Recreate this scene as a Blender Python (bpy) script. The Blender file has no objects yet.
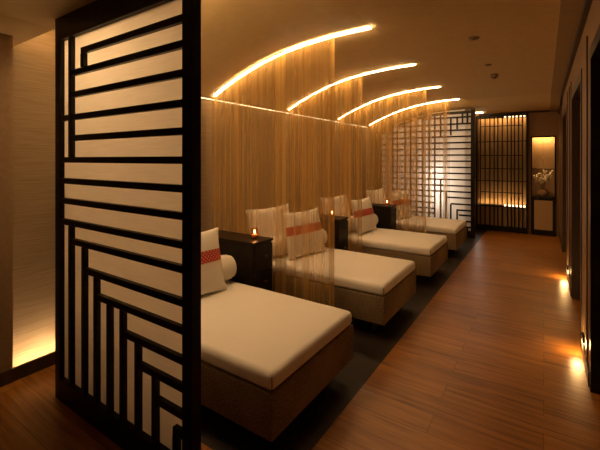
import bpy, bmesh, math, random
from mathutils import Vector, Matrix, noise
R = random.Random(7)
S = bpy.context.scene
COL = S.collection
PI = math.pi

# ---------------------------------------------------------------- camera
cam = bpy.data.cameras.new('camera')
cam.sensor_width = 36.0
cam.lens = 367.0 / 600.0 * 36.0
cam.shift_y = -(225.0 - 159.0) / 600.0
cam.clip_start = 0.02
co = bpy.data.objects.new('camera', cam)
COL.objects.link(co)
co.location = (0, 0, 1.4)
co.rotation_euler = (PI / 2, 0, math.radians(33.59))
S.camera = co

# ---------------------------------------------------------------- world, exposure
w = bpy.data.worlds.new('world')
S.world = w
w.use_nodes = True
w.node_tree.nodes['Background'].inputs[0].default_value = (1.0, .6, .3, 1)
w.node_tree.nodes['Background'].inputs[1].default_value = 0.0
S.view_settings.view_transform = 'Standard'
S.view_settings.look = 'None'
S.view_settings.gamma = 1
S.view_settings.use_curve_mapping = False
S.view_settings.exposure = 0.12

STRIP_E = 42.0
WARM = (1.0, .64, .32)
WARM2 = (1.0, .47, .13)


def lamp(name, kind, loc, energy, color=WARM, size=.1, size_y=None, rot=(0, 0, 0), spot=None, blend=.5):
    l = bpy.data.lights.new(name, kind)
    l.energy = energy
    l.color = color
    if kind == 'AREA':
        l.size = size
        if size_y:
            l.shape = 'RECTANGLE'
            l.size_y = size_y
    else:
        l.shadow_soft_size = size
    if spot:
        l.spot_size = spot
        l.spot_blend = blend
    o = bpy.data.objects.new(name, l)
    COL.objects.link(o)
    o.location = loc
    o.rotation_euler = rot
    return o


# unseen spots added to light the front room, corridor, first bay and screen paper
LAMPS = []
for nm, loc, e, sp in (('corridor_fill', (-.55, .2, 2.38), 1.2, 2.2),
                       ('entry_fill', (-1.75, -.7, 2.16), 1.2, 2.2),
                       ('bay_fill', (-1.95, 1.52, 2.27), 21, 2.9)):
    lamp(nm, 'SPOT', loc, e, WARM, .06, spot=sp, blend=.8)
# cool daylight lamps behind the far paper screen
lamp('backlight', 'AREA', (-1.75, 7.62, 1.2), 13, (1, .84, .68), 1.5, 2.0, rot=(PI / 2, 0, PI))
lamp('backlight_tube', 'AREA', (-1.68, 7.36, .92), 7.0, (1, .9, .8), .08, .75, rot=(PI / 2, 0, PI))


# ---------------------------------------------------------------- materials
def new_mat(name):
    m = bpy.data.materials.new(name)
    m.use_nodes = True
    nt = m.node_tree
    return m, nt, nt.nodes['Principled BSDF']


def L(nt, a, b):
    nt.links.new(a, b)


def node(nt, typ, **kw):
    n = nt.nodes.new(typ)
    for k, v in kw.items():
        setattr(n, k, v)
    return n


def coords(nt, scale=(1, 1, 1), space='Object'):
    tc = node(nt, 'ShaderNodeTexCoord')
    mp = node(nt, 'ShaderNodeMapping')
    mp.inputs['Scale'].default_value = scale
    L(nt, tc.outputs[space], mp.inputs['Vector'])
    return mp.outputs['Vector']


def ramp(nt, fac, stops):
    r = node(nt, 'ShaderNodeValToRGB')
    cr = r.color_ramp
    while len(cr.elements) < len(stops):
        cr.elements.new(.5)
    for e, (p, c) in zip(cr.elements, stops):
        e.position = p
        e.color = (c[0], c[1], c[2], 1)
    L(nt, fac, r.inputs[0])
    return r.outputs[0]


def mat_noise(name, c1, c2, scale=(8, 8, 8), rough=.7, nscale=5, detail=4, bump=0.0, bdist=.004, lo=.35, hi=.65, spec=.3):
    m, nt, b = new_mat(name)
    v = coords(nt, scale)
    n = node(nt, 'ShaderNodeTexNoise')
    n.inputs['Scale'].default_value = nscale
    n.inputs['Detail'].default_value = detail
    L(nt, v, n.inputs['Vector'])
    L(nt, ramp(nt, n.outputs['Fac'], [(lo, c1), (hi, c2)]), b.inputs['Base Color'])
    b.inputs['Roughness'].default_value = rough
    b.inputs['Specular IOR Level'].default_value = spec
    if bump:
        bp = node(nt, 'ShaderNodeBump')
        bp.inputs['Strength'].default_value = bump
        bp.inputs['Distance'].default_value = bdist
        L(nt, n.outputs['Fac'], bp.inputs['Height'])
        L(nt, bp.outputs[0], b.inputs['Normal'])
    return m


def mat_emit(name, color, strength):
    m = bpy.data.materials.new(name)
    m.use_nodes = True
    nt = m.node_tree
    nt.nodes.remove(nt.nodes['Principled BSDF'])
    e = node(nt, 'ShaderNodeEmission')
    e.inputs[0].default_value = (*color, 1)
    e.inputs[1].default_value = strength
    L(nt, e.outputs[0], nt.nodes['Material Output'].inputs[0])
    return m


def mat_floor(name, dark, mid, light, rough=.35):
    """wide planks running across the corridor (along x)"""
    m, nt, b = new_mat(name)
    v = coords(nt, (1, 1, 1))
    br = node(nt, 'ShaderNodeTexBrick')
    br.offset = .37
    br.inputs['Color1'].default_value = (0, 0, 0, 1)
    br.inputs['Color2'].default_value = (1, 1, 1, 1)
    br.inputs['Mortar'].default_value = (.0, .0, .0, 1)
    br.inputs['Scale'].default_value = 1
    br.inputs['Mortar Size'].default_value = .0012
    br.inputs['Mortar Smooth'].default_value = .2
    br.inputs['Bias'].default_value = 0
    br.inputs['Brick Width'].default_value = 1.35
    br.inputs['Row Height'].default_value = .16
    L(nt, v, br.inputs['Vector'])
    g = node(nt, 'ShaderNodeTexNoise')
    g.inputs['Scale'].default_value = 1
    g.inputs['Detail'].default_value = 6
    g.inputs['Distortion'].default_value = .6
    mp = node(nt, 'ShaderNodeMapping')
    mp.inputs['Scale'].default_value = (2.2, 34, 1)
    L(nt, v, mp.inputs['Vector'])
    ad = node(nt, 'ShaderNodeVectorMath', operation='ADD')
    sc = node(nt, 'ShaderNodeVectorMath', operation='SCALE')
    sc.inputs['Scale'].default_value = 9.0
    L(nt, br.outputs['Color'], sc.inputs[0])
    L(nt, mp.outputs[0], ad.inputs[0])
    L(nt, sc.outputs[0], ad.inputs[1])
    L(nt, ad.outputs[0], g.inputs['Vector'])
    mx = node(nt, 'ShaderNodeMix', data_type='FLOAT')
    mx.inputs[0].default_value = .14
    L(nt, g.outputs['Fac'], mx.inputs[2])
    L(nt, br.outputs['Color'], mx.inputs[3])
    c = ramp(nt, mx.outputs[0], [(.24, dark), (.45, mid), (.72, light)])
    mm = node(nt, 'ShaderNodeMix', data_type='RGBA')
    L(nt, br.outputs['Fac'], mm.inputs[0])
    L(nt, c, mm.inputs[6])
    mm.inputs[7].default_value = (dark[0] * .35, dark[1] * .35, dark[2] * .35, 1)
    L(nt, mm.outputs[2], b.inputs['Base Color'])
    b.inputs['Roughness'].default_value = rough
    b.inputs['Specular IOR Level'].default_value = .5
    bp = node(nt, 'ShaderNodeBump')
    bp.inputs['Strength'].default_value = .25
    bp.inputs['Distance'].default_value = .003
    L(nt, g.outputs['Fac'], bp.inputs['Height'])
    L(nt, bp.outputs[0], b.inputs['Normal'])
    return m


def mat_weave(name, c1, c2, sx=260, rough=.85):
    m, nt, b = new_mat(name)
    v = coords(nt, (1, 1, 1))
    n1 = node(nt, 'ShaderNodeTexNoise')
    n1.inputs['Scale'].default_value = sx
    n1.inputs['Detail'].default_value = 1
    L(nt, v, n1.inputs['Vector'])
    n2 = node(nt, 'ShaderNodeTexNoise')
    n2.inputs['Scale'].default_value = 3
    n2.inputs['Detail'].default_value = 5
    L(nt, v, n2.inputs['Vector'])
    mx = node(nt, 'ShaderNodeMix', data_type='FLOAT')
    mx.inputs[0].default_value = .4
    L(nt, n1.outputs['Fac'], mx.inputs[2])
    L(nt, n2.outputs['Fac'], mx.inputs[3])
    L(nt, ramp(nt, mx.outputs[0], [(.35, c1), (.65, c2)]), b.inputs['Base Color'])
    b.inputs['Roughness'].default_value = rough
    b.inputs['Specular IOR Level'].default_value = .15
    bp = node(nt, 'ShaderNodeBump')
    bp.inputs['Strength'].default_value = .3
    bp.inputs['Distance'].default_value = .002
    L(nt, n1.outputs['Fac'], bp.inputs['Height'])
    L(nt, bp.outputs[0], b.inputs['Normal'])
    return m


def mat_band():
    """red woven band: coral ground with small white and yellow diamonds, in the cushion's own uv"""
    m, nt, b = new_mat('band_weave')
    tc = node(nt, 'ShaderNodeTexCoord')
    mp = node(nt, 'ShaderNodeMapping')
    mp.inputs['Rotation'].default_value = (0, 0, PI / 4)
    mp.inputs['Scale'].default_value = (26, 26, 1)
    L(nt, tc.outputs['UV'], mp.inputs[0])
    fr = node(nt, 'ShaderNodeVectorMath', operation='FRACTION')
    L(nt, mp.outputs[0], fr.inputs[0])
    ds = node(nt, 'ShaderNodeVectorMath', operation='DISTANCE')
    L(nt, fr.outputs[0], ds.inputs[0])
    ds.inputs[1].default_value = (.5, .5, 0)
    L(nt, ramp(nt, ds.outputs['Value'], [(.22, (.70, .34, .16)), (.30, (.52, .045, .045))]), b.inputs['Base Color'])
    b.inputs['Roughness'].default_value = .85
    return m


def mat_paper(name, col, trans=.55):
    m = bpy.data.materials.new(name)
    m.use_nodes = True
    nt = m.node_tree
    nt.nodes.remove(nt.nodes['Principled BSDF'])
    v = coords(nt, (3, 3, 60))
    n = node(nt, 'ShaderNodeTexNoise')
    n.inputs['Scale'].default_value = 2
    n.inputs['Detail'].default_value = 4
    L(nt, v, n.inputs['Vector'])
    c = ramp(nt, n.outputs['Fac'], [(.3, tuple(x * .92 for x in col)), (.7, col)])
    d = node(nt, 'ShaderNodeBsdfDiffuse')
    t = node(nt, 'ShaderNodeBsdfTranslucent')
    L(nt, c, d.inputs[0])
    L(nt, c, t.inputs[0])
    mx = node(nt, 'ShaderNodeMixShader')
    mx.inputs[0].default_value = trans
    L(nt, d.outputs[0], mx.inputs[1])
    L(nt, t.outputs[0], mx.inputs[2])
    L(nt, mx.outputs[0], nt.nodes['Material Output'].inputs[0])
    return m


def mat_sheer():
    m = bpy.data.materials.new('sheer_gold_thread')
    m.use_nodes = True
    nt = m.node_tree
    nt.nodes.remove(nt.nodes['Principled BSDF'])
    v = coords(nt, (1, 0, .004))
    n1 = node(nt, 'ShaderNodeTexNoise')
    n1.inputs['Scale'].default_value = 8
    n1.inputs['Detail'].default_value = 2
    L(nt, v, n1.inputs['Vector'])
    n2 = node(nt, 'ShaderNodeTexNoise')
    n2.inputs['Scale'].default_value = 55
    n2.inputs['Detail'].default_value = 2
    L(nt, v, n2.inputs['Vector'])
    mx = node(nt, 'ShaderNodeMix', data_type='FLOAT')
    mx.inputs[0].default_value = .35
    L(nt, n1.outputs['Fac'], mx.inputs[2])
    L(nt, n2.outputs['Fac'], mx.inputs[3])
    mr = node(nt, 'ShaderNodeMapRange')
    mr.inputs['From Min'].default_value = .38
    mr.inputs['From Max'].default_value = .62
    mr.inputs['To Min'].default_value = .16
    mr.inputs['To Max'].default_value = .77
    L(nt, mx.outputs[0], mr.inputs[0])
    d = node(nt, 'ShaderNodeBsdfDiffuse')
    d.inputs[0].default_value = (.60, .36, .115, 1)
    t = node(nt, 'ShaderNodeBsdfTranslucent')
    t.inputs[0].default_value = (.64, .39, .12, 1)
    dm = node(nt, 'ShaderNodeMixShader')
    dm.inputs[0].default_value = .45
    L(nt, d.outputs[0], dm.inputs[1])
    L(nt, t.outputs[0], dm.inputs[2])
    tr = node(nt, 'ShaderNodeBsdfTransparent')
    fm = node(nt, 'ShaderNodeMixShader')
    L(nt, mr.outputs[0], fm.inputs[0])
    L(nt, tr.outputs[0], fm.inputs[1])
    L(nt, dm.outputs[0], fm.inputs[2])
    L(nt, fm.outputs[0], nt.nodes['Material Output'].inputs[0])
    return m


def mat_glass():
    m = bpy.data.materials.new('candle_glass')
    m.use_nodes = True
    nt = m.node_tree
    nt.nodes.remove(nt.nodes['Principled BSDF'])
    tr = node(nt, 'ShaderNodeBsdfTransparent')
    tr.inputs[0].default_value = (.95, .8, .7, 1)
    gl = node(nt, 'ShaderNodeBsdfGlossy')
    gl.inputs['Roughness'].default_value = .05
    mx = node(nt, 'ShaderNodeMixShader')
    mx.inputs[0].default_value = .05
    L(nt, tr.outputs[0], mx.inputs[1])
    L(nt, gl.outputs[0], mx.inputs[2])
    L(nt, mx.outputs[0], nt.nodes['Material Output'].inputs[0])
    return m


M = {}
M['paint'] = mat_noise('ceiling_paint', (.65, .475, .235), (.68, .505, .255), rough=.85, nscale=2)
M['wallpaper'] = mat_noise('grasscloth', (.23, .155, .08), (.30, .21, .115), scale=(1, 1, 40), rough=.85, nscale=5, bump=.12)
M['brownwall'] = mat_noise('brown_wall', (.27, .165, .08), (.31, .19, .095), rough=.7, nscale=4)
M['darkwood'] = mat_noise('black_stained_wood', (.010, .0065, .0045), (.020, .013, .008), scale=(3, 3, 3), rough=.38, nscale=6, spec=.16)
M['darktrim'] = mat_noise('dark_brown_trim', (.045, .025, .013), (.07, .038, .02), scale=(6, 6, 1), rough=.45, nscale=5)
M['doorwood'] = mat_noise('door_wood', (.085, .045, .02), (.16, .085, .036), scale=(30, 30, 1.2), rough=.4, nscale=2)
M['battenwood'] = mat_noise('batten_wood', (.26, .16, .075), (.42, .27, .13), scale=(20, 20, 1), rough=.5, nscale=3)
M['floor'] = mat_floor('oak_planks', (.12, .042, .007), (.31, .118, .018), (.46, .195, .036))
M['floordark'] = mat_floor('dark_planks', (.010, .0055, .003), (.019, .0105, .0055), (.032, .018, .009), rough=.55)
M['mattress'] = mat_weave('cream_cover', (.87, .83, .77), (.92, .88, .82), 420)
M['cushion'] = mat_weave('cream_linen', (.76, .70, .60), (.84, .78, .68), 300)
M['base'] = mat_weave('brown_woven_base', (.12, .08, .043), (.33, .24, .135), 120)
M['band'] = mat_band()
M['paper'] = mat_paper('screen_paper', (.95, .90, .83), .8)
M['paperfar'] = mat_paper('far_paper', (.86, .82, .76), .7)
M['sheer'] = mat_sheer()
M['led'] = mat_emit('warm_strip', (1.0, .645, .31), STRIP_E)
M['ledthin'] = mat_emit('thin_strip', (1.0, .645, .31), 62)
M['leddim'] = mat_emit('dim_strip', (1.0, .645, .31), 20)
M['ledwall'] = mat_emit('warm_floor_strip', (1.0, .72, .42), 85)
M['lednook'] = mat_emit('warm_nook_strip', (1.0, .60, .24), 26)
M['ledspot'] = mat_emit('warm_nook_spot', (1.0, .70, .40), 5)
M['flame'] = mat_emit('flame', (1.0, .55, .18), 60)
M['glass'] = mat_glass()
M['wax'] = mat_noise('wax', (.8, .35, .2), (.85, .4, .24), rough=.5)
M['ceramic'] = mat_noise('brown_ceramic', (.34, .20, .09), (.44, .27, .13), rough=.4, nscale=3)
M['petal'] = mat_noise('dried_petal', (.80, .70, .54), (.90, .82, .68), rough=.8, nscale=8)
M['twig'] = mat_noise('twig', (.16, .09, .04), (.22, .13, .06), rough=.8)
M['linenpanel'] = mat_noise('linen_panel', (.40, .28, .15), (.46, .33, .19), scale=(60, 60, 60), rough=.85, nscale=3)
M['palepanel'] = mat_noise('pale_panel', (.55, .37, .18), (.62, .43, .22), scale=(40, 40, 40), rough=.8, nscale=3)
M['paintshade'] = mat_noise('shaded_ceiling_paint', (.40, .29, .15), (.43, .32, .17), rough=.8, nscale=2)  # ceiling paint with the shade by the right wall put into its colour
M['brass'] = mat_noise('dull_brass', (.10, .065, .03), (.14, .09, .04), rough=.35)
M['brass'].node_tree.nodes['Principled BSDF'].inputs['Metallic'].default_value = .8
M['white'] = mat_noise('device_beige', (.22, .15, .09), (.25, .17, .10), rough=.6)


# ---------------------------------------------------------------- mesh helpers
class MB:
    def __init__(self):
        self.bm = bmesh.new()

    def box(self, x0, x1, y0, y1, z0, z1):
        vs = [self.bm.verts.new(p) for p in ((x0, y0, z0), (x1, y0, z0), (x1, y1, z0), (x0, y1, z0),
                                             (x0, y0, z1), (x1, y0, z1), (x1, y1, z1), (x0, y1, z1))]
        for f in ((3, 2, 1, 0), (4, 5, 6, 7), (0, 1, 5, 4), (1, 2, 6, 5), (2, 3, 7, 6), (3, 0, 4, 7)):
            self.bm.faces.new([vs[i] for i in f])
        return self

    def bevel(self, wd, seg=2):
        bmesh.ops.bevel(self.bm, geom=self.bm.edges[:], offset=wd, segments=seg, profile=.5, affect='EDGES')
        return self

    def lathe(self, prof, n=24, c=(0, 0, 0)):
        rings = []
        for r, z in prof:
            if r < 1e-6:
                rings.append([self.bm.verts.new((c[0], c[1], c[2] + z))])
            else:
                rings.append([self.bm.verts.new((c[0] + r * math.cos(2 * PI * i / n), c[1] + r * math.sin(2 * PI * i / n), c[2] + z)) for i in range(n)])
        for a, b in zip(rings, rings[1:]):
            for i in range(n):
                j = (i + 1) % n
                if len(a) == 1 and len(b) == 1:
                    continue
                if len(a) == 1:
                    self.bm.faces.new((a[0], b[j], b[i]))
                elif len(b) == 1:
                    self.bm.faces.new((a[i], a[j], b[0]))
                else:
                    self.bm.faces.new((a[i], a[j], b[j], b[i]))
        return self

    def tube(self, pts, r, n=8):
        pts = [Vector(p) for p in pts]
        rings = []
        for i, p in enumerate(pts):
            t = (pts[min(i + 1, len(pts) - 1)] - pts[max(i - 1, 0)]).normalized()
            a = t.cross(Vector((.31, .62, .2))).normalized()
            b = t.cross(a)
            rr = r[i] if isinstance(r, (list, tuple)) else r
            rings.append([self.bm.verts.new(p + a * rr * math.cos(2 * PI * k / n) + b * rr * math.sin(2 * PI * k / n)) for k in range(n)])
        for a, b in zip(rings, rings[1:]):
            for k in range(n):
                self.bm.faces.new((a[k], a[(k + 1) % n], b[(k + 1) % n], b[k]))
        self.bm.faces.new(rings[0][::-1])
        self.bm.faces.new(rings[-1])
        return self

    def ribbon_solid(self, rows):
        """rows: list of 4-vertex loops (cross-sections) joined into a closed bar"""
        rs = [[self.bm.verts.new(p) for p in r] for r in rows]
        n = len(rs[0])
        for a, b in zip(rs, rs[1:]):
            for k in range(n):
                self.bm.faces.new((a[k], a[(k + 1) % n], b[(k + 1) % n], b[k]))
        self.bm.faces.new(rs[0][::-1])
        self.bm.faces.new(rs[-1])
        return self

    def build(self, name, mat, parent=None, smooth=False, loc=None):
        bmesh.ops.recalc_face_normals(self.bm, faces=self.bm.faces[:])
        me = bpy.data.meshes.new(name)
        self.bm.to_mesh(me)
        self.bm.free()
        if smooth:
            for p in me.polygons:
                p.use_smooth = True
        me.materials.append(mat)
        o = bpy.data.objects.new(name, me)
        COL.objects.link(o)
        if parent:
            o.parent = parent
        if loc:
            o.location = loc
        return o


def tag(o, label, cat, group=None):
    o['label'] = label
    o['category'] = cat
    if group:
        o['group'] = group
    return o


def thing(name, loc, label, cat, group=None, rz=0):
    o = bpy.data.objects.new(name, None)
    COL.objects.link(o)
    o.location = loc
    o.rotation_euler = (0, 0, rz)
    return tag(o, label, cat, group)


def structure(o):
    o['kind'] = 'structure'
    return o


def copy_tree(o, parent=None):
    c = o.copy()
    COL.objects.link(c)
    if parent:
        c.parent = parent
    for ch in [x for x in bpy.data.objects if x.parent == o]:
        copy_tree(ch, c)
    return c


# ---------------------------------------------------------------- room shell
XL = -2.84      # wall behind the beds
XR = .24        # corridor's right wall
ZC = 2.41       # flat ceiling
YB = -2.6       # wall behind the camera
VP = [(-2.86, 2.012), (-2.78, 2.05), (-2.63, 2.126), (-2.417, 2.211), (-2.155, 2.298), (-1.911, 2.353), (-1.688, 2.385),
      (-1.418, 2.405), (-1.25, 2.409), (-1.09, 2.41)]


def zv(x):
    if x <= VP[0][0]:
        return VP[0][1]
    for (a, za), (b, zb) in zip(VP, VP[1:]):
        if x <= b:
            return za + (zb - za) * (x - a) / (b - a)
    return ZC


def drop(y):
    t = min(1, max(0, (y - 6.68) / .4))
    return .115 * t * t * (3 - 2 * t)


structure(MB().box(-.93, XR + .2, YB, 8.4, -.1, 0).box(-2.95, -.93, YB, 1.24, -.1, 0).build('floor', M['floor']))
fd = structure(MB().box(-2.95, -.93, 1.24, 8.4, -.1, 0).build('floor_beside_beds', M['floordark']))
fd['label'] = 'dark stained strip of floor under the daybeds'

# vaulted ceiling over the beds and flat ceiling over the corridor
ys = [1.30, 3, 5, 6.6] + [6.68 + .05 * k for k in range(9)] + [8.4]
mb = MB()
xs = [VP[0][0] + (VP[-1][0] - VP[0][0]) * k / 48 for k in range(49)]
g0 = [[mb.bm.verts.new((x, y, zv(x) - drop(y))) for x in xs] for y in ys]
g1 = [[mb.bm.verts.new((x, y, zv(x) - drop(y) + .06)) for x in xs] for y in ys]
for g, fl in ((g0, False), (g1, True)):
    for j in range(len(ys) - 1):
        for i in range(len(xs) - 1):
            q = [g[j][i], g[j + 1][i], g[j + 1][i + 1], g[j][i + 1]]
            mb.bm.faces.new(q[::-1] if fl else q)
for j in (0, len(ys) - 1):
    for i in range(len(xs) - 1):
        mb.bm.faces.new((g0[j][i], g0[j][i + 1], g1[j][i + 1], g1[j][i]))
vault = structure(mb.build('ceiling_vault', M['paint'], smooth=True))
vault['label'] = 'curved ceiling over the daybeds'
mb = MB()
ysf = [YB, 1, 3, 5, 6.6] + [6.68 + .05 * k for k in range(9)] + [8.4]
rows = []
for y in ysf:
    d = drop(y)
    rows.append([(-1.085, y, ZC - d), (XR + .2, y, ZC - d), (XR + .2, y, ZC - d + .08), (-1.085, y, ZC - d + .08)])
mb.ribbon_solid(rows)
structure(mb.build('ceiling', M['paint']))
mb = MB()
rows = []
for x, z, y1 in ((-2.98, 2.130, .960), (-2.93, 2.142, .974), (-2.75, 2.184, 1.026), (-2.574, 2.2225, 1.076), (-1.085, 2.2225, 1.076)):
    rows.append([(x, YB, z), (x, y1, z), (x, y1, 2.329), (x, YB, 2.329)])
mb.ribbon_solid(rows)
structure(mb.build('ceiling_entry', M['paint']))
structure(MB().box(-2.98, -1.085, .95, 1.30, 2.33, 2.49).build('ceiling_slot', M['paint']))
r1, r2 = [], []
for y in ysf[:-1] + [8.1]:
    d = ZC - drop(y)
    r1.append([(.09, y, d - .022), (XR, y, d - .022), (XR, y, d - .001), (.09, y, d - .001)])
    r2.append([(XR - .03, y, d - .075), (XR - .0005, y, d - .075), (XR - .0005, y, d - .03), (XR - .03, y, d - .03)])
structure(MB().ribbon_solid(r1).build('trim_1', M['paintshade']))      # shaded ceiling edge along the right wall, painted darker on a shallow strip
structure(MB().ribbon_solid(r2).build('trim_3', M['darktrim']))
structure(MB().box(-2.99, XL, 1.30, 8.4, 0, 2.5).box(-2.99, -2.93, .925, 1.30, 0, 2.5).build('wall_left', M['wallpaper']))
structure(MB().box(-2.98, -2.785, YB, .925, 0, 2.5).build('wall_left_front', M['brownwall']))
structure(MB().box(-2.98, .5, YB - .1, YB, 0, 2.5).build('wall_back', M['brownwall']))
# baseboard with an up-lighting slot behind its lip
structure(MB().box(-2.787, -2.775, .925, 8.05, 0, .085).build('baseboard_left', M['darktrim']))
structure(MB().box(-2.785, -2.772, YB, .925, 0, .085).build('baseboard_left_front', M['darktrim']))
t = thing('floor_light', (-2.82, 1.6, .0), 'warm light strip hidden behind the baseboard left of the near screen', 'light')
MB().box(-.008, .008, -.66, .62, .001, .02).build('diffuser', M['ledwall'], t)
MB().box(-.014, .014, -.68, .64, 0.0, .002).build('channel', M['darktrim'], t)

# far wall: slatted panel recess on the left, plain wall with a niche on the right
ZF = ZC - .115
structure(MB().box(-2.98, .5, 8.32, 8.42, 0, 2.5)
          .box(-.245, -.199, 8.12, 8.32, 0, ZF).box(.185, XR + .2, 8.12, 8.32, 0, ZF)
          .box(-.199, .185, 8.12, 8.32, 1.825, ZF)
          .build('wall_far', M['brownwall']))
structure(MB().box(-1.085, .24, 8.09, 8.12, ZF - .03, ZF + .01).build('trim_2', M['darktrim']))

# right wall with three doorways
DO = [(1.75, 2.86), (3.47, 4.63), (5.62, 6.85)]
mb = MB()
edges = [YB] + [v for d in DO for v in d] + [8.12]
for a, b in zip(edges[0::2], edges[1::2]):
    mb.box(XR, XR + .14, a, b, 0, 2.5)
for a, b in DO:
    mb.box(XR, XR + .14, a, b, 2.04, 2.5)
structure(mb.build('wall_right', M['brownwall']))
mb = MB()
for a, b in zip(edges[0::2], edges[1::2]):
    mb.box(XR - .012, XR, a, b, 0, .09)
structure(mb.build('baseboard_right', M['darktrim']))
for k, (a, b) in enumerate(DO):
    n = 'door_%d' % (k + 1)
    fr = structure(MB().box(XR - .006, XR + .14, a - .005, a + .06, 0, 2.08).box(XR - .006, XR + .14, b - .06, b + .005, 0, 2.08)
                   .box(XR - .006, XR + .14, a + .06, b - .06, 2.0, 2.08).build(n, M['darkwood' if k == 0 else 'darktrim']))
    w_ = (b - a - .12)
    for s in range(2):
        y0 = a + .06 + s * w_ / 2
        lf = MB().box(XR + .06 + .02 * s, XR + .095 + .02 * s, y0 + .002, y0 + w_ / 2 - .002, 0.004, 1.998).build('door_leaf', M['doorwood'], fr)
        x1 = XR + .06 + .02 * s
        MB().box(x1 - .02, x1, y0 + .01, y0 + .07, .01, 1.99).build('stile', M['doorwood'], lf)
        MB().box(x1 - .02, x1, y0 + w_ / 2 - .07, y0 + w_ / 2 - .01, .01, 1.99).build('stile', M['doorwood'], lf)
        MB().box(x1 - .015, x1, y0 + .07, y0 + w_ / 2 - .07, .01, .14).build('rail', M['doorwood'], lf)
        MB().box(x1 - .015, x1, y0 + .07, y0 + w_ / 2 - .07, 1.9, 1.99).build('rail', M['doorwood'], lf)
    hd = MB().tube([(XR + .035, a + .06 + w_ / 2 - .045, .85), (XR + .035, a + .06 + w_ / 2 - .045, 1.25)], .009, 10).build('door_handle', M['brass'], fr)
    for z in (.9, 1.2):
        MB().tube([(XR + .035, a + .06 + w_ / 2 - .045, z), (XR + .062, a + .06 + w_ / 2 - .045, z)], .006, 8).build('handle_mount', M['brass'], hd)
# close the doorways behind the leaves
structure(MB().box(XR + .14, XR + .2, YB, 8.4, 0, 2.5).build('wall_right_outer', M['brownwall']))
# pilaster strips on the wall between the doors
for k, (a, b) in enumerate(((3.02, 3.08), (4.72, 4.78), (5.02, 5.08), (5.42, 5.48), (7.1, 7.16), (7.6, 7.66))):
    structure(MB().box(XR - .009, XR - .0002, a, b, .09, 2.2).build('trim_%d' % (k + 4), M['doorwood']))

# ---------------------------------------------------------------- step lights low on the right wall
for k, (y, lab) in enumerate(((3.30, 'small step light low on right wall, the nearer of the two'),
                              (5.32, 'small step light low on right wall, the farther of the two'))):
    t = thing('step_light', (XR, y, .10), lab, 'light', 'step lights along the right wall')
    MB().box(-.014, -.0005, -.04, .04, 0, .05).bevel(.003, 1).build('housing', M['darkwood'], t)
    MB().box(-.013, -.003, -.034, .034, -.004, -.0005).build('lens', mat_emit('step_lens', (1, .6, .22), 10), t)
    lamp('step_lamp', 'POINT', (XR - .04, y, .085), 3.0, (1, .56, .2), .03).data.specular_factor = .25

# ---------------------------------------------------------------- curved light strips in the vault
STR = [(1.36, 'curved warm light strip across vault, hidden behind the near screen'),
       (2.62, 'curved warm light strip nearest in view, above the first gold curtain'),
       (3.92, 'curved warm light strip second in view, between the thick first and the third arc'),
       (5.32, 'curved warm light strip third in view, above the third gold curtain'),
       (6.60, 'curved warm light strip fourth in view, nearest the far lattice screen')]
for y, lab in STR:
    t = thing('light_strip', (-1.94, y, 2.05), lab, 'light', 'curved light strips in the vault')
    rows, rows2 = [], []
    hw, hh = (.016, .016) if y < 3 else (.011, .012)
    xe = {1.36: -1.09, 2.62: -1.10, 3.92: -1.137, 5.32: -1.195, 6.6: -1.183}[y]
    for k in range(41):
        x = -2.78 + k * ((xe + 2.78) / 40)
        z = zv(x) - drop(y) - 2.05
        rows.append([(x + 1.94, -hw, z - hh), (x + 1.94, hw, z - hh), (x + 1.94, hw, z - .004), (x + 1.94, -hw, z - .004)])
        rows2.append([(x + 1.94, -.015, z - .0035), (x + 1.94, .015, z - .0035), (x + 1.94, .015, z - .0005), (x + 1.94, -.015, z - .0005)])
    MB().ribbon_solid(rows).build('diffuser', M['leddim' if y < 2 else 'led' if y < 3 else 'ledthin'], t)
    MB().ribbon_solid(rows2).build('channel', M['white'], t)

t = thing('light_strip', (-2.815, 4.0, 2.0), 'thin straight light strip along the joint of back wall and vault', 'light')
MB().box(-.012, -.004, -2.6, 2.6, .004, .010).build('diffuser', mat_emit('wall_wash', (1, .66, .30), 4), t)
MB().box(-.016, .004, -2.61, 2.61, .0102, .013).build('channel', M['white'], t)

t = thing('light_strip', (-2.57, 1.125, 2.252), 'straight light strip hidden above the soffit left of the near screen', 'light')
MB().box(-.28, .28, -.02, .02, .058, .076).build('diffuser', mat_emit('slot_strip', (1, .66, .32), 30), t)
MB().box(-.29, .29, -.03, .03, .0762, .0795).build('channel', M['white'], t)

t = thing('light_strip', (-1.8, 7.75, 2.2), 'short straight light strip on the ceiling beyond the far lattice screen', 'light')
MB().box(-.3, .83, -.03, .03, ZF - 2.2 - .016, ZF - 2.2 - .004).build('diffuser', M['led'], t)
MB().box(-.31, .84, -.035, .035, ZF - 2.2 - .004, ZF - 2.2).build('channel', M['white'], t)

# small devices on the flat ceiling
def device(x, y, r, hgt, lab, nm='ceiling_detector'):
    t = thing(nm, (x, y, ZC), lab, 'ceiling fitting')
    MB().lathe([(0, -.001), (r, -.001), (r, -hgt * .5), (r * .9, -hgt), (0, -hgt)], 24).build('body', M['white'], t, True)
    MB().lathe([(0, -hgt), (r * .45, -hgt), (r * .4, -hgt * 1.25), (0, -hgt * 1.25)], 20).build('sensor', M['darktrim'], t, True)
device(-.485, 3.35, .043, .012, 'nearest small round fitting on the flat corridor ceiling')
device(-.496, 4.38, .034, .010, 'flat round fitting in the middle of the corridor ceiling')
device(-.49, 4.92, .042, .040, 'deepest dark round fitting on the corridor ceiling, just beyond the flat one', 'smoke_detector')

# ---------------------------------------------------------------- near lattice screen
FX0, FX1, FY = -2.392, -1.192, 1.0
t = thing('lattice_screen', ((FX0 + FX1) / 2, FY, 0), 'tall black lattice screen with cream paper standing in the left foreground', 'screen')
ox, oy = t.location.x, FY


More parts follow.
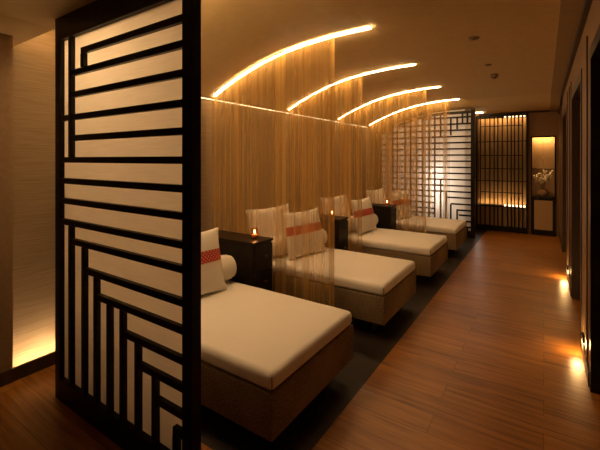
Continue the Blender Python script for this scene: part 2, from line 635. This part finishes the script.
def fbox(x0, x1, z0, z1, y0=.0, y1=.026, nm='slat', par=t):
    return MB().box(x0 - ox, x1 - ox, y0, y1, z0, z1).bevel(.002, 1).build(nm, M['darkwood'], par)


fbox(FX0, FX0 + .055, 0, 2.223, 0, .045, 'post')
fbox(FX1 - .063, FX1, 0, 2.223, 0, .05, 'post')
fbox(FX0 + .055, FX1 - .063, 2.09, 2.223, 0, .045, 'top_rail')
fbox(FX0 + .055, FX1 - .063, 0, .125, 0, .045, 'bottom_rail')
HX = FX1 - .063
VX = [-2.235, -2.089, -1.964, -1.838, -1.721, -1.596, -1.465, -1.318]
hz = [(1.99, -2.099), (1.882, VX[0]), (1.760, VX[0]), (1.634, VX[0]), (1.517, VX[0]), (1.395, FX0 + .055), (1.275, FX0 + .055),
      (1.160, FX0 + .055), (1.040, FX0 + .055), (.938, VX[0] + .03), (.798, VX[1] + .03), (.682, VX[2] + .03), (.555, VX[4] + .03), (.440, VX[5] + .03),
      (.326, VX[6] + .03), (.245, VX[7])]
for z, x0 in hz:
    fbox(x0 + .0006, HX - .0004, z - .016, z + .016, .001, .025)
fbox(VX[0], VX[0] + .03, 1.411, 2.0896, nm='upright')
fbox(-2.099, -2.069, 1.8985, 1.974, nm='upright')
tops = [1.024, .922, .782, .666, .666, .555, .44, .229]
for x, zt in zip(VX, tops):
    fbox(x, x + .03, .1254, zt - .0005, nm='upright')
fbox(FX0 + .0555, VX[0] - .0005, 1.618, 1.65, .001, .025)
pp = MB().box(FX0 + .03 - ox, FX1 - .03 - ox, .0275, .0305, .10, 2.12).build('paper_panel', M['paper'], t)
pp['label'] = 'cream translucent paper'

# ---------------------------------------------------------------- far lattice screen
GY = 7.1
t2 = thing('lattice_screen', (-1.85, GY, 0), 'far black lattice screen with bright backlit white paper behind the last daybed', 'screen')
ox = -1.85


def gtop(x):
    return min(zv(x) - .135, 2.262)


def gbox(x0, x1, z0, z1, y0=0, y1=.03, nm='slat'):
    return MB().box(x0 - ox, x1 - ox, y0, y1, z0, z1).build(nm, M['darkwood'], t2)


gbox(-1.078, -1.012, 0, 2.285, -.005, .05, 'post')
gbox(-2.83, -2.74, 0, 1.93, 0, .05, 'post')
gbox(-2.7395, -1.0785, 0, .12, 0, .05, 'bottom_rail')
rows = []
for k in range(31):
    x = -2.7395 + k * (2.7395 - 1.0785) / 30
    z = gtop(x)
    rows.append([(x - ox, 0, z - .045), (x - ox, .05, z - .045), (x - ox, .05, z), (x - ox, 0, z)])
MB().ribbon_solid(rows).build('top_rail', M['darkwood'], t2)
RB = -1.0788
zs = [2.155, 2.035, 1.923, 1.808, 1.696, 1.584, 1.472, 1.360, 1.248, 1.137, 1.025, .913, .805, .698, .583, .476, .388, .281, .18]
lefts = [None, None, None] + [None] * 10 + [-1.5, -1.417, -1.32, -1.28, -1.231, -1.16]


def xat(z):       # where the arched rail reaches height z
    x = -2.7395
    while gtop(x) - .045 < z + .012 and x < -1.08:
        x += .005
    return x


for z, lf in zip(zs, lefts):
    x0 = lf if lf is not None else xat(z)
    gbox(x0, RB, z - .014, z + .014, .004, .026)
    if lf is not None and z < .9:
        gbox(-2.7395, -1.70, z - .014, z + .014, .004, .026)
ups = [(-2.62, .12, 9), (-2.52, .12, 9), (-2.43, .12, 9), (-2.27, .12, 9), (-2.163, .12, 9), (-2.047, .12, 9), (-1.934, .12, 9), (-1.814, .12, 9),
       (-1.712, .12, 9), (-1.606, .12, 1.01), (-1.606, 1.822, 9), (-1.51, .12, .79), (-1.428, .12, .573), (-1.428, 1.83, 2.137), (-1.32, .12, .46), (-1.32, 1.942, 2.14),
       (-1.231, .12, .266), (-1.231, 2.05, 9), (-1.149, 2.05, 9), (-1.149, .12, .165)]
for x, z0, z1 in ups:
    gbox(x, x + .026, z0 + .0006, min(z1, gtop(x) - .046), 0, .0275, 'upright')
mb = MB()
xs_ = [-2.74 + k * (2.74 - 1.07) / 30 for k in range(31)]
a0 = [mb.bm.verts.new((x - ox, .032, .08)) for x in xs_]
a1 = [mb.bm.verts.new((x - ox, .032, gtop(x) - .02)) for x in xs_]
b0 = [mb.bm.verts.new((x - ox, .035, .08)) for x in xs_]
b1 = [mb.bm.verts.new((x - ox, .035, gtop(x) - .02)) for x in xs_]
for i in range(30):
    mb.bm.faces.new((a0[i], a0[i + 1], a1[i + 1], a1[i]))
    mb.bm.faces.new((b0[i], b1[i], b1[i + 1], b0[i + 1]))
    mb.bm.faces.new((a1[i], a1[i + 1], b1[i + 1], b1[i]))
    mb.bm.faces.new((a0[i], b0[i], b0[i + 1], a0[i + 1]))
pp = mb.build('paper_panel', M['paperfar'], t2)
pp['label'] = 'bright white backlit paper'
# partition closing the lamp space behind the far screen
structure(MB().box(-1.19, -1.13, 7.17, 8.32, 0, ZF).build('wall_partition', M['brownwall']))
structure(MB().box(-2.84, -1.19, 7.70, 7.76, 0, ZF).build('wall_lightbox', M['paint']))

# ---------------------------------------------------------------- daybeds
BY0, BP, BW = 1.3035, 1.389, .85
XF, XH = -1.017, -2.80
BED = ['first daybed, nearest the camera, cream mattress on brown woven base beside the near screen',
       'second daybed, seen partly through the first gold curtain, cream mattress on brown woven base',
       'third daybed along the row, between the middle and third bedside cabinets',
       'farthest daybed, in front of the backlit lattice screen']


def soft_box(x0, x1, y0, y1, z0, z1, bev, crown):
    mb = MB().box(x0, x1, y0, y1, z0, z1).bevel(bev, 4)
    bm = mb.bm
    bmesh.ops.subdivide_edges(bm, edges=[e for e in bm.edges if e.calc_length() > .3], cuts=14, use_grid_fill=True)
    for v in bm.verts:
        u = (v.co.x - x0) / (x1 - x0)
        t_ = (v.co.y - y0) / (y1 - y0)
        if v.co.z > z1 - bev * 1.2:
            f = (16 * u * (1 - u) * t_ * (1 - t_)) if 0 < u < 1 and 0 < t_ < 1 else 0
            v.co.z += crown * min(1, f) ** .5 + .003 * noise.noise(v.co * 5)
    return mb


def make_bed(label):
    b = thing('daybed', (XF, BY0, 0), label, 'daybed', 'row of daybeds')
    l = XH - XF
    soft_box(l, 0, 0, BW, .123, .338, .006, 0).build('base', M['base'], b, True)
    m_ = soft_box(l + .02, -.002, .002, BW - .002, .3405, .426, .028, .014).build('mattress', M['mattress'], b, True)
    for yy in (.003, BW - .003):
        MB().tube([(-.003, yy, .348), (-.0025, yy, .38), (-.004, yy, .412)], .0022, 6).build('corner_seam', M['darktrim'], m_)
    MB().box(l + .02, -.14, .10, BW - .10, 0, .1225).build('plinth', M['darkwood'], b)
    return b


bed = make_bed(BED[0])
for k in range(1, 4):
    c = copy_tree(bed)
    c['label'] = BED[k]
    c.location = (XF, BY0 + k * BP, 0)

# ---------------------------------------------------------------- cushions and bolsters
def cushion_pt(u, v, w_, h_, th, side):
    s = math.copysign(abs(u) ** 1.0, u)
    pin = 1 - .085 * (1 - v * v) * abs(u) ** 6     # straight-ish sides pulled in a little between the corners
    pin2 = 1 - .09 * (1 - u * u) * abs(v) ** 6
    f = max(0, (1 - abs(u) ** 2.6)) ** .62 * max(0, (1 - abs(v) ** 2.6)) ** .62
    return Vector((side * th * .5 * f, s * pin * w_ / 2, v * pin2 * h_ / 2))


def make_cushion(w_, h_, th, mat, parent, nm='cover', band=None):
    n = 28
    bm = bmesh.new()
    uvl = bm.loops.layers.uv.new('UVMap')
    bb = bmesh.new()
    uvb = bb.loops.layers.uv.new('UVMap')
    for side in (1, -1):
        g = [[bm.verts.new(cushion_pt(-1 + 2 * i / n, -1 + 2 * j / n, w_, h_, th, side) + Vector((0, 0, h_ / 2))) for i in range(n + 1)] for j in range(n + 1)]
        for j in range(n):
            for i in range(n):
                f = bm.faces.new((g[j][i], g[j][i + 1], g[j + 1][i + 1], g[j + 1][i]))
    bmesh.ops.remove_doubles(bm, verts=bm.verts[:], dist=.0004)
    if band:
        v0, v1 = band
        m = 8
        g = [[bb.verts.new(cushion_pt(-1 + 2 * i / n, v0 + (v1 - v0) * j / m, w_, h_, th, 1) + Vector((.0025, 0, h_ / 2))) for i in range(n + 1)] for j in range(m + 1)]
        for j in range(m):
            for i in range(n):
                f = bb.faces.new((g[j][i], g[j][i + 1], g[j + 1][i + 1], g[j + 1][i]))
                for lp, (a, b_) in zip(f.loops, ((i, j), (i + 1, j), (i + 1, j + 1), (i, j + 1))):
                    lp[uvb].uv = (a / n, b_ / m * (v1 - v0) / 2 * h_ / w_)
    for bmx, name, mt in ((bm, nm, mat), (bb, 'red_band', M['band'])):
        if not bmx.verts:
            bmx.free()
            continue
        bmesh.ops.recalc_face_normals(bmx, faces=bmx.faces[:])
        if name == 'red_band':
            for f in bmx.faces:
                if f.normal.x < 0:
                    f.normal_flip()
        me = bpy.data.meshes.new(name)
        bmx.to_mesh(me)
        bmx.free()
        for p in me.polygons:
            p.use_smooth = True
        me.materials.append(mt)
        o = bpy.data.objects.new(name, me)
        COL.objects.link(o)
        o.parent = parent
        if name == 'red_band':
            o['label'] = 'red woven band with small light dots'


ORD = ['nearest', 'second', 'third', 'farthest']
MT = .432
b_ = thing('bolster', (-2.17, BY0 + .465, .543), 'cream round bolster lying on the nearest daybed', 'bolster', 'bolsters on the daybeds')
prof = [(0, -.405), (.03, -.403), (.06, -.394), (.085, -.378), (.1, -.35), (.105, -.31), (.107, 0), (.105, .31), (.1, .35), (.085, .378), (.06, .394), (.03, .403), (0, .405)]
b_.rotation_euler = (0, 0, math.radians(-13))
MB().lathe([(r * .95, z) for r, z in prof], 32).build('cover', M['cushion'], b_, True).rotation_euler = (PI / 2, 0, 0)
for s in (-1, 1):
    MB().lathe([(.080, s * .378 - .003), (.085, s * .378), (.080, s * .378 + .003)], 32).build('piping', M['cushion'], b_, True).rotation_euler = (PI / 2, 0, 0)
bc = thing('back_cushion', (-2.385, BY0 + .36, .437), 'plain cream cushion at the head of the nearest daybed, mostly hidden by the screen post', 'cushion', 'plain cushions at the bed heads')
make_cushion(.66, .47, .16, M['cushion'], bc)
bc.rotation_euler = (0, math.radians(-11), math.radians(-5))
pc = thing('band_cushion', (-1.978, BY0 + .385, .439), 'cream cushion with red band on the nearest daybed', 'cushion', 'cushions with a red band')
make_cushion(.54, .46, .125, M['cushion'], pc, band=(-.02, .34))
pc.rotation_euler = (0, math.radians(-14), math.radians(-8))
for k in range(1, 4):
    for src, lab in ((b_, 'cream round bolster lying on the %s daybed' % ORD[k]),
                     (bc, 'plain cream cushion at the head of the %s daybed, behind the banded one' % ORD[k]),
                     (pc, 'cream cushion with red band on the %s daybed' % ORD[k])):
        c = copy_tree(src)
        c['label'] = lab
        c.location.y += k * BP
        c.location.x += k * .035
        if src is pc:
            c.rotation_euler.z += math.radians((0, -3, 4, -2)[k])

# ---------------------------------------------------------------- bedside cabinets with candles
NSL = ['black bedside cabinet between the first and second daybeds', 'black bedside cabinet between the second and third daybeds',
       'black bedside cabinet between the third and farthest daybeds']
NY = [2.205, 3.575, 4.965]
ns = thing('bedside_cabinet', (-1.90, NY[0], 0), NSL[0], 'cabinet', 'bedside cabinets')
NWD, NH = .25, .735
MB().box(-.62, -.012, .006, NWD - .006, 0, NH - .022).bevel(.003, 1).build('body', M['darkwood'], ns)
MB().box(-.625, 0, 0, NWD, NH - .0215, NH).bevel(.004, 2).build('top', M['darkwood'], ns)
for z0, z1 in ((.08, .28), (.286, .486), (.492, .700)):
    d_ = MB().box(-.0115, .002, .014, NWD - .014, z0, z1).bevel(.003, 1).build('drawer', M['darkwood'], ns)
    k_ = MB().lathe([(0, 0), (.007, 0), (.006, .008), (.013, .016), (.011, .024), (0, .026)], 16).build('knob', M['brass'], d_, True)
    k_.location = (.002, NWD / 2, (z0 + z1) / 2 + .02)
    k_.rotation_euler = (0, PI / 2, 0)
for k in (1, 2):
    c = copy_tree(ns)
    c['label'] = NSL[k]
    c.location = ((-1.90, -1.87, -1.78)[k], NY[k], 0)
CAND = ['lit candle in a glass on the nearest bedside cabinet', 'lit candle in a glass on the middle bedside cabinet', 'lit candle in a glass on the farthest bedside cabinet']
cd = thing('candle', (-2.02, NY[0] + .15, NH), CAND[0], 'candle', 'candles on the bedside cabinets')
MB().lathe([(0, .0005), (.026, .0005), (.029, .004), (.031, .085), (.0295, .085), (.0275, .008), (0, .008)], 24).build('glass', M['glass'], cd, True)
MB().lathe([(0, .0085), (.0265, .0085), (.0272, .034), (0, .034)], 24).build('wax', M['wax'], cd, True)
MB().tube([(0, 0, .034), (.001, 0, .043)], .0012, 6).build('wick', M['darktrim'], cd)
MB().lathe([(0, .041), (.005, .046), (.0062, .052), (.004, .061), (0, .072)], 14).build('flame', M['flame'], cd, True)
lamp('candle_lamp', 'POINT', (-2.02, NY[0] + .15, NH + .06), .25, (1, .5, .16), .012)
for k in (1, 2):
    c = copy_tree(cd)
    c['label'] = CAND[k]
    c.location = ((0, -2.02, -1.88)[k], NY[k] + .13, NH)
    lamp('candle_lamp', 'POINT', ((0, -2.02, -1.88)[k], NY[k] + .13, NH + .06), .25, (1, .5, .16), .012)

# ---------------------------------------------------------------- sheer gold curtains
CUR = [(2.56, -1.387, 'sheer gold thread curtain nearest the camera, between first and second daybeds'),
       (3.87, -1.736, 'sheer gold thread curtain between second and third daybeds'),
       (5.265, -1.375, 'sheer gold thread curtain between third and farthest daybeds'),
       (6.54, -1.314, 'sheer gold thread curtain hanging before the far lattice screen')]
for k, (y, xe, lab) in enumerate(CUR):
    t = thing('curtain', (-2.1, y, 0), lab, 'curtain', 'sheer gold curtains between the daybeds')
    mb = MB()
    nx, nz = 220, 14
    x0 = -2.755
    g = []
    for j in range(nz + 1):
        row = []
        for i in range(nx + 1):
            s = i / nx
            x = x0 + (xe - x0) * s
            zt = zv(x) - drop(y) - .03
            z = .03 + (zt - .03) * j / nz
            ph = 2 * PI * 13 * s + k * 1.3
            yy = .016 * math.sin(ph + 1.2 * math.sin(ph * .31)) + .010 * noise.noise(Vector((s * 22 + k * 9, z * .5, 0)))
            if s > .985:
                yy += .02 * (s - .985) / .015
            row.append(mb.bm.verts.new((x + 2.1, yy, z)))
        g.append(row)
    for j in range(nz):
        for i in range(nx):
            mb.bm.faces.new((g[j][i], g[j][i + 1], g[j + 1][i + 1], g[j + 1][i]))
    mb.build('thread_panel', M['sheer'], t, True)
    rows = []
    for i in range(31):
        x = x0 + (xe - x0) * i / 30
        z = zv(x) - drop(y) - .0305
        rows.append([(x + 2.1, -.004, z - .004), (x + 2.1, .004, z - .004), (x + 2.1, .004, z + .003), (x + 2.1, -.004, z + .003)])
    MB().ribbon_solid(rows).build('track', M['brass'], t)

# ---------------------------------------------------------------- slatted panel on the far wall
t = thing('slatted_panel', (-.69, 8.12, 0), 'tall dark slatted panel with warm light behind, on the far wall', 'panel')
ox = -.69


def pbox(x0, x1, z0, z1, y0, y1, nm, mt='darkwood', par=None):
    return MB().box(x0 - ox, x1 - ox, y0, y1, z0, z1).build(nm, M[mt], par or t)


pbox(-1.14, -1.105, .0, 2.26, -.06, .03, 'post')
pbox(-.275, -.2455, .0, 2.26, -.06, .03, 'post')
pbox(-1.1045, -.2755, 2.225, 2.26, -.06, .03, 'top_rail')
pbox(-1.1045, -.2755, 0, .10, -.06, .03, 'bottom_rail')
bx_ = [-1.05, -.99, -.966, -.882, -.806, -.743, -.668, -.582, -.517, -.462, -.395, -.332]
for i, x in enumerate(bx_):
    if i != 1:
        pbox(x - .012, x + .010, .1004, 2.2246, -.05, -.03, 'batten')
for z in (2.04, 1.739, 1.468, 1.212, .975, .75):
    full = z in (1.739, .975)
    pbox(-1.1045 if full else -1.05, -.2755 if full else -.332, z - .008, z + .008, -.029, -.015, 'cross_bar')
pbox(-1.1045, -.2755, .465, .485, -.029, .199, 'ledge')
bk = pbox(-1.1045, -.2755, .486, 2.2245, .16, .175, 'back_panel', 'battenwood')
pbox(-1.1045, -.2755, .101, .464, .0, .015, 'lower_panel', 'palepanel')
pbox(-1.1045, -.2755, .4855, .506, .035, .045, 'lip')
pbox(-1.1045, -.2755, 2.20, 2.2245, .035, .045, 'lip')
pbox(-1.10, -.28, .4855, .492, .06, .10, 'light_bar', 'lednook')
pbox(-1.10, -.28, 2.217, 2.2245, .06, .10, 'light_bar', 'lednook')
for x in (-.625, -.55, -.49, -.43, -.365, -.305):
    MB().box(x - .013 - ox, x + .013 - ox, .02, .034, .4855, .515).build('spot', M['ledspot'], t)
    MB().box(x - .012 - ox, x + .012 - ox, .02, .034, 2.208, 2.2244).build('spot', M['ledspot'], t)

# ---------------------------------------------------------------- niche, cabinet, vase, flowers
structure(MB().box(-.199, .185, 8.30, 8.3195, .0, 1.825).build('wall_niche_back', M['linenpanel']))
structure(MB().box(-.199, -.179, 8.10, 8.15, .70, 1.825).box(.165, .185, 8.10, 8.15, .70, 1.825).box(-.179, .165, 8.10, 8.15, 1.80, 1.825)
          .box(-.179, .165, 8.29, 8.2995, 1.205, 1.217)
          .build('trim_12', M['darkwood']))
t = thing('niche_light', (-.007, 8.22, 1.825), 'warm light at the top of the niche in the far wall', 'light')
MB().box(-.16, .16, -.02, .02, -.016, -.004).build('diffuser', mat_emit('niche_strip', (1, .55, .19), 55), t)
MB().box(-.17, .17, -.03, .03, -.004, -.0005).build('channel', M['darktrim'], t)
lamp('niche_fill', 'SPOT', (-.007, 8.19, 1.79), 9, (1, .55, .2), .02, spot=.62, blend=.7)  # extra spot, added to brighten the lower niche and vase
t = thing('niche_cabinet', (-.007, 8.07, 0), 'dark framed cabinet with beige panel in the niche of the far wall', 'cabinet')
MB().box(-.175, .175, .005, .22, .0, .675).build('body', M['darkwood'], t)
MB().box(-.188, .188, -.012, .225, .6755, .705).bevel(.003, 1).build('top', M['darkwood'], t)
d_ = MB().box(-.172, .172, -.006, .0045, .045, .674).build('door', M['darkwood'], t)
dp = MB().box(-.140, .140, -.010, -.0062, .10, .64).build('fabric_panel', M['palepanel'], d_)
dp['label'] = 'beige fabric panel'
MB().lathe([(0, 0), (.006, 0), (.006, .012), (0, .014)], 12).build('knob', M['brass'], d_, True, (.155, -.006, .38)).rotation_euler = (PI / 2, 0, 0)
VXP, VYP, VZ = -.015, 8.17, .705
v = tag(MB().lathe([(0, 0), (.04, 0), (.055, .006), (.088, .04), (.098, .075), (.088, .105), (.06, .125), (.054, .135), (.066, .145), (.060, .143), (.046, .132), (.05, .12), (.08, .1), (.085, .07), (.04, .015), (0, .012)], 32)
        .build('vase', M['ceramic'], None, True, (VXP, VYP, VZ)), 'round brown ceramic bowl vase on the niche cabinet', 'vase')
t = thing('dried_flowers', (VXP, VYP, VZ + .014), 'pale dried blossom branches standing in the brown vase', 'flowers')
R2 = random.Random(3)
tips = [(-.13, -.02, .36), (-.09, .02, .40), (-.03, -.02, .42), (.03, .01, .45), (.09, -.02, .40), (.13, .0, .46), (.11, .02, .37), (-.05, .02, .33), (.05, -.03, .35)]
for (a, b, c) in tips:
    pts = [(a * f ** 1.8 + .004 * R2.uniform(-1, 1), b * f, c * f) for f in (0, .25, .5, .75, 1)]
    st = MB().tube(pts, [.003, .0028, .0024, .002, .0015], 6).build('stem', M['twig'], t)
    mb = MB()
    for q in range(9):
        f = R2.uniform(.72, 1.02)
        p = Vector((a * f ** 1.8, b * f, c * f)) + Vector((R2.uniform(-.03, .03), R2.uniform(-.02, .02), R2.uniform(-.018, .018)))
        bmesh.ops.create_icosphere(mb.bm, subdivisions=1, radius=R2.uniform(.012, .022), matrix=Matrix.Translation(p))
    mb.build('blossom', M['petal'], st, True)
t = thing('hanging_ornament', (-.01, 8.22, 1.80), 'thin cord with small beads hanging in the niche above the vase', 'ornament')
MB().tube([(0, 0, .0), (0, 0, -.3), (0, 0, -.66)], .0025, 6).build('cord', M['twig'], t)
for z, r in ((-.38, .014), (-.43, .018), (-.48, .012), (-.6, .016), (-.65, .02)):
    mb = MB()
    bmesh.ops.create_icosphere(mb.bm, subdivisions=2, radius=r, matrix=Matrix.Translation((0, 0, z)))
    mb.build('bead', M['ceramic'], t, True)
